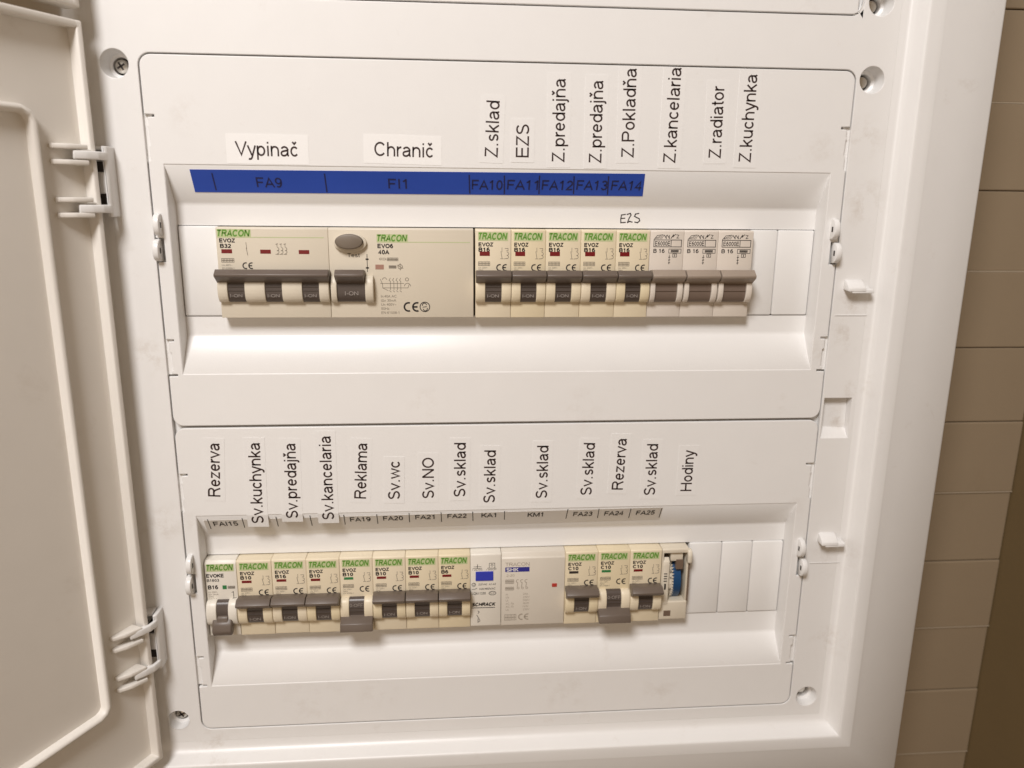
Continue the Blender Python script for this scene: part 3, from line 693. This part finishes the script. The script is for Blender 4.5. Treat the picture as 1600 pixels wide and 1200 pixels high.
# three older grey breakers
for k, t in enumerate(('leftmost of the grey trio, beside a cream breaker', 'middle one of the grey trio', 'rightmost of the grey trio, beside the blank plates')):
    xa = (1015.2, 1068.0, 1121.5, 1176.2); x, x2 = at(xa[k], 390, YB)[0], at(xa[k+1], 390, YB)[0]
    root = tag(empty('circuit_breaker', (x, YB, 0)), 'light grey breaker marked B 16, '+t, 'breaker', 'light grey breakers of the upper row')
    root.scale.x = (x2-x)/PW
    part('body', 'body|eg', lambda b: (b.px([(16, -.35), (.8, -.35), (0, -1.0), (0, -37.2), (.6, -37.6), (.6, -44.2), (16, -44.2)], .06, PW-.06, .25)), M['egrey'], root, 40)
    def che(b): b.px(bulge(5.0, 6.8), .3, 2.8, .3); b.px(bulge(5.0, 6.8), 14.4, 17.2, .3)
    part('toggle_surround', 'toggle_surround|eg', che, M['egrey'], root, 50)
    def dre(b):
        b.px(bulge(3.8, 6.5), 2.9, 14.3); b.box(3.0, 14.2, -4.2, -3.0, -30.4, -29.9)
    part('toggle', 'toggle|eg', dre, M['edrum'], root, 50)
    part('handle', 'handle|eg', lambda b: b.px(E_ON, .45, PW-.2, .3), M['ebar'], root, 40)
    def de(b):
        b.stroke([(2.0, -5.2), (16.4, -5.2), (16.4, -8.6), (2.0, -8.6), (2.0, -5.2)], .32, F); b.stroke([(11.0, -5.2), (11.0, -8.6)], .3, F)
        b.text('E6000E', (2.6, -8.0), 2.1, F, width=7.9, bold=.02); b.text('B 16', (1.9, -11.6), 1.9, F, width=5.9, bold=.03)
        b.stroke([(10.0, -9.7), (16.4, -9.7), (16.4, -11.7), (10.0, -11.7), (10.0, -9.7)], .25, F); hatch(b, 11.2, 15.0, -11.3, -10.1)
        b.stroke([(12.2, -12.1), (14.2, -12.1), (14.2, -13.7), (12.2, -13.7), (12.2, -12.1)], .25, F); b.rect(13.0, 13.4, -13.4, -12.4, F)
        b.stroke([(10.4, -12.6), (10.4, -17.2)], .26, F)
        for z in (-13.8, -15.2, -16.6): b.stroke([(10.1, z), (10.8, z+.1)], .35, F)
        for i in range(6): b.stroke([(2.1+i*.75, -4.7), (3.2+i*.75, -4.7+.35*min(i+2, 5))], .2, F)
        b.stroke([(2.0, -4.9), (3.6, -3.0), (6.6, -2.6)], .25, F)
        for i in range(2): b.stroke([(7.2+i*1.6, -2.8), (8.4+i*1.6, -4.4)], .35, F); b.stroke([(8.4+i*1.6, -2.9), (8.2+i*1.6, -4.4)], .3, F)
        b.stroke([(10.8, -4.4), (12.0, -2.6), (11.8, -3.6), (13.0, -2.4)], .35, F); b.stroke([(13.6, -2.6), (14.8, -2.8), (13.8, -4.3), (14.9, -4.2)], .25, F)
    part('lettering', 'lettering|eg', de, M['ink'], root)

def blank(x0, x1, slot, label):
    y = RY-.9
    mb = MB().box(x0+.12, x1-.12, y, RY+5, slot-44.2, slot-.15, .8)
    tag(mb.build('blanking_plate', M['blank'], origin=(x0, RY+5, slot-44), smooth=40), label, 'blank plate', 'white blanking plates closing the free module slots')
blank(-139.5, up_x(0), 0, 'white blank plate left of the three-pole breaker')
xe = at(1176.5, 390, YB)[0]; xm = at(1211, 420, RY-.9)[0]
blank(xe+.2, xm, 0, 'narrow white blank plate right beside the light grey breakers')
blank(xm, 180.4, 0, 'white blank plate in the last slot of the upper row')

# ---- lower row
Z2 = ROWS['low']['slot']
lx = [at(px, 890, YB)[0] for px in (313.6, 369.6, 424.2, 478.4, 530.4, 582, 633.4, 684.8, 734.8, 783.2, 883, 934, 984, 1033)]
lx[0] = max(lx[0], -139.3)
# slim breaker with residual current protection
root = tag(empty('circuit_breaker', (lx[0], YB, Z2)), 'whitish slim breaker with a small rounded grey knob switched down, first of the lower row', 'breaker')
root.scale.x = (lx[1]-lx[0])/PW
part('body', 'body|slim', lambda b: b.px([(16, -.35), (1.2, -.35), (0, -2.2), (0, -44.2), (16, -44.2)], .06, PW-.25, .3), M['white'], root, 40)
def chs(b): b.px(bulge(5.0, 7.2, -29.6), .4, 6.0, .4); b.px(bulge(5.0, 7.2, -29.6), 12.5, PW-.3, .4)
part('toggle_surround', 'toggle_surround|slim', chs, M['white'], root, 50)
part('toggle', 'toggle|slim', lambda b: b.px(bulge(4.0, 6.8, -29.4), 6.1, 12.4), M['drum'], root, 50)
def knob(b):
    b.px([(0, -31), (-4.2, -31.4), (-6.6, -34.4), (-7.6, -38.2), (-6.6, -40.6), (-4.4, -41.2), (-2.6, -39.6), (0, -36)], 3.6, 14.6, .9)
    b.px([(-2, -29), (-5, -31), (-6, -35), (-2, -36)], 6.3, 12.2, .4)
part('handle', 'handle|slim', knob, M['dark'], root, 50)
brand(root, 1.3, -5.8, 14.6, 3.3)
part('indicator_flag', 'indicator_flag|slim', lambda b: b.box(9.2, 11.5, F*2, .3, -16.8, -14.6), M['green'], root)
def ds(b):
    b.text('EVOKE', (.7, -9.8), 1.9, F, width=9.6, bold=.055); b.text('B1603', (.8, -12.3), 1.5, F, width=6.8, bold=.03); b.text('B16', (1.1, -16.6), 2.1, F, width=5.6, bold=.055)
    b.stroke([(14.2, -18.8), (15.0, -18.4), (15.0, -22.0)], .3, F); b.stroke([(14.4, -22.2), (16.4, -22.0)], .25, F)
part('lettering', 'lettering|slim', ds, M['ink'], root)
def gs(b):
    hatch(b, 12.2, 16.0, -16.6, -15.0)
    small_print(b, 1.2, -18.8, ['Un 230V~', 'I\u0394n: 30mA', '50Hz', '6000A 3', 'IEC 61009', 'EN 61009-1'], .85, 1.35)
part('small_print', 'small_print|slim', gs, M['ink2'], root)

spec = [('B10', 'r', 1, 'second of the lower row, beside the whitish slim breaker'), ('B16', 'r', 1, 'B16 one of the lower row'),
        ('B10', 'r', 1, 'just left of the breaker switched down with a green flag'), ('B10', 'g', 0, 'switched down with a green flag, under the tag FA19'),
        ('B10', 'r', 1, 'under the tag FA20'), ('B10', 'r', 1, 'under the tag FA21'), ('B6', 'r', 1, 'the only B6, beside the white relay')]
for k, (rt, fl, on, t) in enumerate(spec):
    lab = 'cream single breaker marked %s, %s' % (rt, t) if 'one of' not in t and 'only' not in t else 'cream single breaker of the lower row, the only one marked %s' % rt
    single_pole(lx[k+1], Z2, lx[k+2]-lx[k+1], rt, fl, on, lab, 'cream single breakers left of the white relay', 1)
spec = [('C10', 'k', 1, 'with a blackish flag, beside the wide contactor'), ('C10', 'g', 0, 'switched down, with a green flag under the tag FA24'), ('C10', 'r', 1, 'beside the blue dialled timer')]
for k, (rt, fl, on, t) in enumerate(spec):
    o = single_pole(lx[10+k], Z2, lx[11+k]-lx[10+k], rt, fl, on, 'cream single breaker marked C10, '+t, 'cream C10 breakers near the timer', 1)

# white impulse relay
x, wd = lx[8], lx[9]-lx[8]
root = tag(empty('impulse_relay', (x, YB, Z2)), 'narrow white relay with a blue square, under the tag KA1', 'relay')
part('body', 'body|relay', lambda b: b.px([(16, -.35), (.8, -.35), (0, -1), (0, -43.8), (16, -43.8)], .1, wd-.1, .3), M['white'], root, 40)
part('blue_window', 'blue_window|relay', lambda b: b.box(2.9, 12.6, -.5, .3, -16.2, -10.8, .15), M['blueflag'], root)
def dr_(b):
    b.text('SCHRACK', (.9, -31.6), 1.9, F, width=13.0, bold=.075, shear=.3); b.rect(.7, 13.6, -32.9, -32.5, F)
    b.stroke([(4.2, -34.6), (4.9, -35.2), (4.3, -36.2)], .3, F); b.stroke([(3.6, -37.2), (4.9, -39.6)], .3, F); b.stroke([(4.2, -39.4), (4.2, -41.8)], .3, F); b.arc(4.6, -40.6, .7, -120, 90, .25, F, 8)
    b.stroke([(1.4, -8.9), (6.2, -8.9)], .25, F); b.stroke([(3.9, -8.9), (3.9, -6.6)], .3, F); b.stroke([(2.0, -7.9), (6.0, -7.9)], .25, F); b.text('1 AC/DC', (1.2, -10.2), .9, F, width=5.6)
    b.stroke([(9.4, -8.9), (14.0, -8.9)], .25, F); b.stroke([(10.4, -8.9), (10.4, -6.0), (13.4, -6.0), (13.4, -8.9)], .25, F); b.arc(11.9, -7.2, .6, 0, 360, .25, F, 8); b.text('1 ON/OFF', (8.8, -10.2), .9, F, width=5.6)
    b.arc(1.9, -18.6, 1.0, 0, 360, .3, F, 12); b.text('2', (1.6, -19.1), 1.1, F); b.text('230VAC  A1-A2', (4.4, -19.1), 1.15, F, width=9.6, bold=.01)
    b.stroke([(1.0, -21.4), (2.4, -21.4), (3.6, -20.8)], .25, F); b.text('16A/400VAC', (5.0, -21.8), 1.15, F, width=8.8, bold=.01)
    b.text('LQ611230', (.9, -24.6), 1.4, F, width=7.6, bold=.01); b.stroke(ell(12.2, -24.0, 1.9, 1.1, 16)+[(14.1, -24.0)], .3, F); b.text('S-K', (11.0, -24.4), .9, F, width=2.4)
part('lettering', 'lettering|relay', dr_, M['ink'], root)

# contactor
x, wd = lx[9], lx[10]-lx[9]
root = tag(empty('contactor', (x, YB, Z2)), 'wide pale grey contactor with a dark blue SHK strip, under the tag KM1', 'contactor')
part('body', 'body|cont', lambda b: b.px([(16, -.35), (1.6, -.35), (.6, -3.2), (0, -3.6), (0, -44.0), (16, -44.0)], .1, wd-.1, .3), M['pale'], root, 40)
part('blue_strip', 'blue_strip|cont', lambda b: b.rect(2.2, 15.6, -11.6, -8.8, F), M['navy'], root)
part('strip_lettering', 'strip_lettering|cont', lambda b: b.text('SHK', (2.9, -11.2), 1.95, F*2, width=6.6, bold=.035), M['whiteink'], root)
def dc(b):
    b.text('TRACON', (2.3, -8.1), 2.1, F, width=13.2); b.text('2-20', (2.8, -14.4), 1.4, F, width=4.6)
    for k in range(3):
        xx = 9.2+k*2.4; b.arc(xx, -17.2, .9, 60, 270, .35, F, 8); b.stroke([(xx, -18.2), (xx-.3, -20.6)], .35, F); b.arc(xx+.2, -21.4, .6, 0, 360, .3, F, 8)
    hatch(b, 2.4, 7.0, -18.6, -16.2); hatch(b, 2.4, 7.0, -22.6, -20.6)
    for i, (a, c) in enumerate((('Ie', '20A'), ('Ue', '230V'), ('Ui', '500V'), ('AC-7a', '4kW'), ('AC-7b', '1kW'), ('Uc', '230V'))):
        b.text(a, (2.6, -25.6-i*1.9), 1.15, F); b.text(c, (12.2, -25.6-i*1.9), 1.15, F)
    hatch(b, 2.0, 8.4, -41.0, -37.4)
    ce(b, 9.6, -41.0, 3.9)
part('lettering', 'lettering|cont', dc, M['ink3'], root)
part('indicator_lens', 'indicator_lens|cont', lambda b: b.box(28.2, 31.0, -.3, .3, -21.2, -19.2, .1), M['red2'], root)

# analogue timer
x = lx[13]+.2
root = tag(empty('time_switch', (x, YB, Z2)), 'small timer with a blue dial and clear flap, beside the last C10 breaker', 'timer')
TW = 16.2
def tb(b):
    b.px([(16, -.35), (.8, -.35), (0, -1), (0, -3.0), (16, -3.0)], .1, TW-1, .25)
    b.px([(16, -32.6), (.6, -32.6), (0, -33.2), (0, -43.6), (16, -43.6)], .1, TW-.6, .25)
    b.box(.1, 1.0, 0, 16, -33, -2.8); b.box(TW-1.8, TW-.8, .6, 16, -33, -2.8, .15)
    b.box(5.4, 12.4, 1.6, 8, -8.6, -3.4, .3)
part('body', 'body|timer', tb, M['beige'], root, 40)
part('inner_recess', 'inner_recess|timer', lambda b: b.box(.9, TW-.9, 9, 14, -33, -2.8), M['dialbrown'], root)
def cyl(b, x0, x1, rad, zc, yc, n=40):
    b.px([(yc-rad*math.sin(2*PI*i/n), zc+rad*math.cos(2*PI*i/n)) for i in range(n)], x0, x1)
part('dial', 'dial|timer', lambda b: cyl(b, 7.6, 11.9, 13.6, -22, 14.4), M['dialblue'], root, 30)
def teeth(b):
    cyl(b, 4.6, 7.2, 12.6, -22, 14.4)
    for i in range(48):
        a = 2*PI*i/48; yy, zz = 14.4-13.2*math.sin(a), -22+13.2*math.cos(a)
        if yy < 9: b.box(6.6, 8.1, yy-.3, yy+.5, zz-.42, zz+.42)
part('tooth_ring', 'tooth_ring|timer', teeth, M['clear'], root, 30)
def ticks(b):
    for i, t in enumerate(('18', '15', '12', '9')): b.text(t, (4.8, -16.2-i*3.6), 1.5, 1.62+abs(i-1.4)*.45, width=1.9)
    for i in range(4): b.rect(1.5, 3.4, -15.6-i*1.5, -15.0-i*1.5, -.35)
    b.rect(2.0, 3.0, -25.0, -21.4, -.35)
part('arrow_block', 'arrow_block|timer', lambda b: b.box(8.6, 12.6, .9, 4, -13.4, -7.6, .2), M['dialbrown'], root)
part('dial_marks', 'dial_marks|timer', ticks, M['ink'], root)
part('flap', 'flap|timer', lambda b: b.px([(2, -6), (-.1, -8.2), (-.3, -10), (-.3, -34), (2, -37)], .9, 4.5, .3), M['clear'], root, 40)
part('clip', 'clip|timer', lambda b: b.px([(2, -.8), (-1.2, -1.4), (-2.0, -4), (-1.6, -8.4), (0, -9.6), (2, -9)], TW-1.8, TW+.6, .6), M['clear'], root, 50)
def slot_(b): b.box(2.6, 6.6, -.12, .2, -41.6, -38.2); b.box(TW-.7, TW+.2, 1.0, 6, -33, -9.8)
part('dark_slot', 'dark_slot|timer', slot_, M['dialbrown'], root)
xs = [x+TW+.9] + [at(px, 905, RY-.9)[0] for px in (1124.5, 1171.5)] + [180.4]
for k, t in enumerate(('beside the timer', 'in the middle of the three at the lower row end', 'in the last slot of the lower row')):
    blank(xs[k], xs[k+1], Z2, 'white blank plate '+t)

# ------------------------------------------------------------------ tag strips on the sloping tops
def strip_thing(rw, corners, name, m, label, texts, lines, inkm, th, twd):
    f = fold(rw); P = [on_slope(*c, rw) for c in corners]
    xc, zc = sum(p[0] for p in P)/4, sum(p[1] for p in P)/4
    q = f(xc, 0, zc); mb = MB()
    mb.face([f(P[i][0], -.12, P[i][1]) for i in range(4)])
    for i in range(4): mb.face([f(P[i][0], -.12, P[i][1]), f(P[(i+1) % 4][0], -.12, P[(i+1) % 4][1]), f(P[(i+1) % 4][0], .05, P[(i+1) % 4][1]), f(P[i][0], .05, P[i][1])])
    bmesh.ops.recalc_face_normals(mb.b, faces=mb.b.faces)
    rt = tag(mb.build(name, m, origin=q), label, 'label strip')
    for t, px0, px1, py in texts:
        a, b_ = on_slope(px0, py, rw), on_slope(px1, py+(px1-px0)*(.018 if rw == 'up' else -.024), rw)
        MB().text(t, a, th, -.2, p1=b_, bold=.012 if rw == 'up' else .02, fn=f).build('lettering', inkm, rt)
    for a, b_ in lines:
        mb = MB(); (xa, za), (xb, zb) = on_slope(*a, rw), on_slope(*b_, rw)
        mb.face([f(xa-twd, -.19, za), f(xb-twd, -.19, zb), f(xb+twd, -.19, zb), f(xa+twd, -.19, za)])
        mb.build('divider_line', inkm, rt)
strip_thing('up', [(305, 300), (1004, 306.5), (1008, 271.5), (296, 264.5)], 'blue_tag_strip', M['blue'], 'long blue strip with tags FA9 to FA14 above the upper breakers',
            [('FA9', 402, 442, 292), ('FI1', 607, 636, 294), ('FA10', 737, 785, 295.5), ('FA11', 792, 840, 295.5), ('FA12', 846, 894, 296), ('FA13', 900, 948, 296), ('FA14', 954, 1001, 296.5)],
            [((331, 270), (338, 297)), ((507, 271), (511, 300)), ((733, 273), (734, 302)), ((788, 274), (788, 303)), ((843, 274), (842, 303)), ((897, 275), (896, 303)), ((951, 275), (949, 304))], M['blueink'], 5.2, .32)
strip_thing('low', [(326, 833), (1030, 811), (1036, 792.5), (318, 813)], 'tag_strip', M['strip'], 'pale strip with tags FAI15 to FA25 above the lower breakers',
            [('FAI15', 335, 373, 821.5), ('FA19', 547.5, 579.5, 814.5), ('FA20', 599, 630, 812.8), ('FA21', 649, 679, 811), ('FA22', 699, 729, 809.2), ('KA1', 752, 775, 808), ('KM1', 824, 848, 807), ('FA23', 895, 925, 806), ('FA24', 943.5, 973, 805), ('FA25', 993, 1022, 804)],
            [((324, 811), (330, 826)), ((378, 809), (382.5, 824)), ((431, 807), (435, 822)), ((484, 805), (488, 821)), ((537, 804), (539.5, 819)), ((588.5, 803), (590.5, 818)), ((639, 801), (640, 815.5)), ((689, 800), (690, 815)), ((738.5, 799), (739, 813.5)), ((788.5, 798), (788, 811.5)),
             ((887.5, 795), (884, 810)), ((936, 794.5), (933.5, 809)), ((986, 794), (982, 809)), ((1034, 794), (1029.5, 808))], M['ink'], 4.0, .2)

# ------------------------------------------------------------------ paper labels
def paper(rw, t, b0, b1, h, label, group, pad=(3.4, 2.6, 3.0, 2.6), lay=0, font=0.0, pm='paper'):
    zt = SL[rw][0]
    def unf(p):
        x, z = at(p[0], p[1], 0)
        return at(p[0], p[1], (zt-z)*.22) if z < zt else (x, z)
    P0, P1 = unf(b0), unf(b1)
    L = math.hypot(P1[0]-P0[0], P1[1]-P0[1]); ax, az = (P1[0]-P0[0])/L, (P1[1]-P0[1])/L; ux, uz = -az, ax
    y = -.10-.03*lay
    def pt(a, b): return (P0[0]+a*ax+b*ux, P0[1]+a*az+b*uz)
    top = ROWS[rw]['z1']-.25
    cs = [(-pad[0], -pad[2]), (L+pad[1], -pad[2]), (L+pad[1], h+pad[3]), (-pad[0], h+pad[3])]
    Q = [pt(*c) for c in cs]; Q = [(x, min(z, top)) for x, z in Q]
    def bend(bm):
        if any(v.co.z < zt for v in bm.verts):
            bmesh.ops.bisect_plane(bm, geom=list(bm.verts)+list(bm.edges)+list(bm.faces), plane_co=(0, 0, zt), plane_no=(0, 0, 1), dist=.0005)
            for v in bm.verts: v.co.y += max(0, zt-v.co.z)*.22
    mb = MB(); n = 1
    mb.face([(x, y, z) for x, z in Q])
    for i in range(4):
        p, q = Q[i], Q[(i+1) % 4]; mb.face([(p[0], y, p[1]), (p[0], .1, p[1]), (q[0], .1, q[1]), (q[0], y, q[1])])
    bmesh.ops.remove_doubles(mb.b, verts=mb.b.verts, dist=.001); bend(mb.b)
    rt = tag(mb.build('paper_label', M[pm], origin=(pt(L/2, h/2)[0], 0, max(pt(L/2, h/2)[1], zt))), label, 'label', group)
    mb = MB().text(t, P0, h, y-.06, p1=P1, bold=.004 if rw == 'up' else .009); bend(mb.b)
    mb.build('lettering', M['labelink'], rt)
gu, gl = 'printed paper labels above the upper breakers', 'printed paper labels above the lower breakers'
paper('up', 'Vypina\u010d', (368, 243), (465.5, 245), 6.4, 'white paper label reading Vypina\u010d, left above the blue strip', gu, (4, 5, 3.6, 3.4), pm='brightpaper')
paper('up', 'Chrani\u010d', (585, 243.5), (676.5, 246.5), 6.4, 'white paper label reading Chrani\u010d, centre above the blue strip', gu, (5, 4, 3.4, 3.4), pm='brightpaper')
UP = [('Z.sklad', (777.6, 247), (781, 158), 'reading Z.sklad, above the tag FA10', 6.3), ('EZS', (826, 246), (827, 194.5), 'reading EZS, above the tag FA11', 6.2),
      ('Z.predaj\u0148a', (882, 254), (884, 123), 'reading Z.predaj\u0148a, above the tag FA12', 6.2), ('Z.predaj\u0148a', (939.5, 255.5), (942.8, 126), 'reading Z.predaj\u0148a, above the tag FA13', 6.2),
      ('Z.Poklad\u0148a', (990, 247), (995, 107), 'reading Z.Poklad\u0148a, up to the cover edge', 6.2), ('Z.kancelaria', (1055, 255.5), (1065, 105.8), 'reading Z.kancelaria, the longest of its row', 6.2),
      ('Z.radiator', (1126, 248), (1132, 134.5), 'reading Z.radiator', 6.2), ('Z.kuchynka', (1172.6, 254.5), (1183.6, 116.5), 'reading Z.kuchynka, rightmost of its row', 6.2)]
for i, (t, a, b, lb, h) in enumerate(UP): paper('up', t, a, b, h, 'white upright paper label '+lb, gu, (2.4, 2.6, 2.6, 2.4), lay=i % 2)
LO = [('Rezerva', (344.5, 776), (343, 692.5), 'reading Rezerva, leftmost of its row'), ('Sv.kuchynka', (412.5, 817), (406, 691.5), 'reading Sv.kuchynka, folded over the slope edge'),
      ('Sv.predaj\u0148a', (466, 809), (461.6, 692.5), 'reading Sv.predaj\u0148a, folded over the slope edge'), ('Sv.kancelaria', (522.4, 811), (516.6, 681), 'reading Sv.kancelaria, folded over the slope edge'),
      ('Reklama', (572, 779), (574, 692.5), 'reading Reklama, above the tag FA19'), ('Sv.wc', (624.8, 779.5), (624.8, 721), 'reading Sv.wc, above the tag FA20'), ('Sv.NO', (678, 778), (678, 715), 'reading Sv.NO, above the tag FA21'),
      ('Sv.sklad', (727, 775.5), (728, 691.8), 'reading Sv.sklad, above the tag FA22'), ('Sv.sklad', (773, 785), (775, 703.5), 'reading Sv.sklad, above the tag KA1'), ('Sv.sklad', (854.6, 777.7), (857.2, 696.2), 'reading Sv.sklad, above the tag KM1'),
      ('Sv.sklad', (924, 773), (930, 692.2), 'reading Sv.sklad, above the tag FA23'), ('Rezerva', (973, 765), (979.6, 685), 'reading Rezerva, above the tag FA24'), ('Sv.sklad', (1023, 773), (1028.6, 693.6), 'reading Sv.sklad, above the tag FA25'),
      ('Hodiny', (1080, 767), (1085, 703), 'reading Hodiny, rightmost of its row')]
for i, (t, a, b, lb) in enumerate(LO): paper('low', t, a, b, 6.1, 'white upright paper label '+lb, gl, (2.4, 2.6, 2.4, 2.2), lay=i % 2)
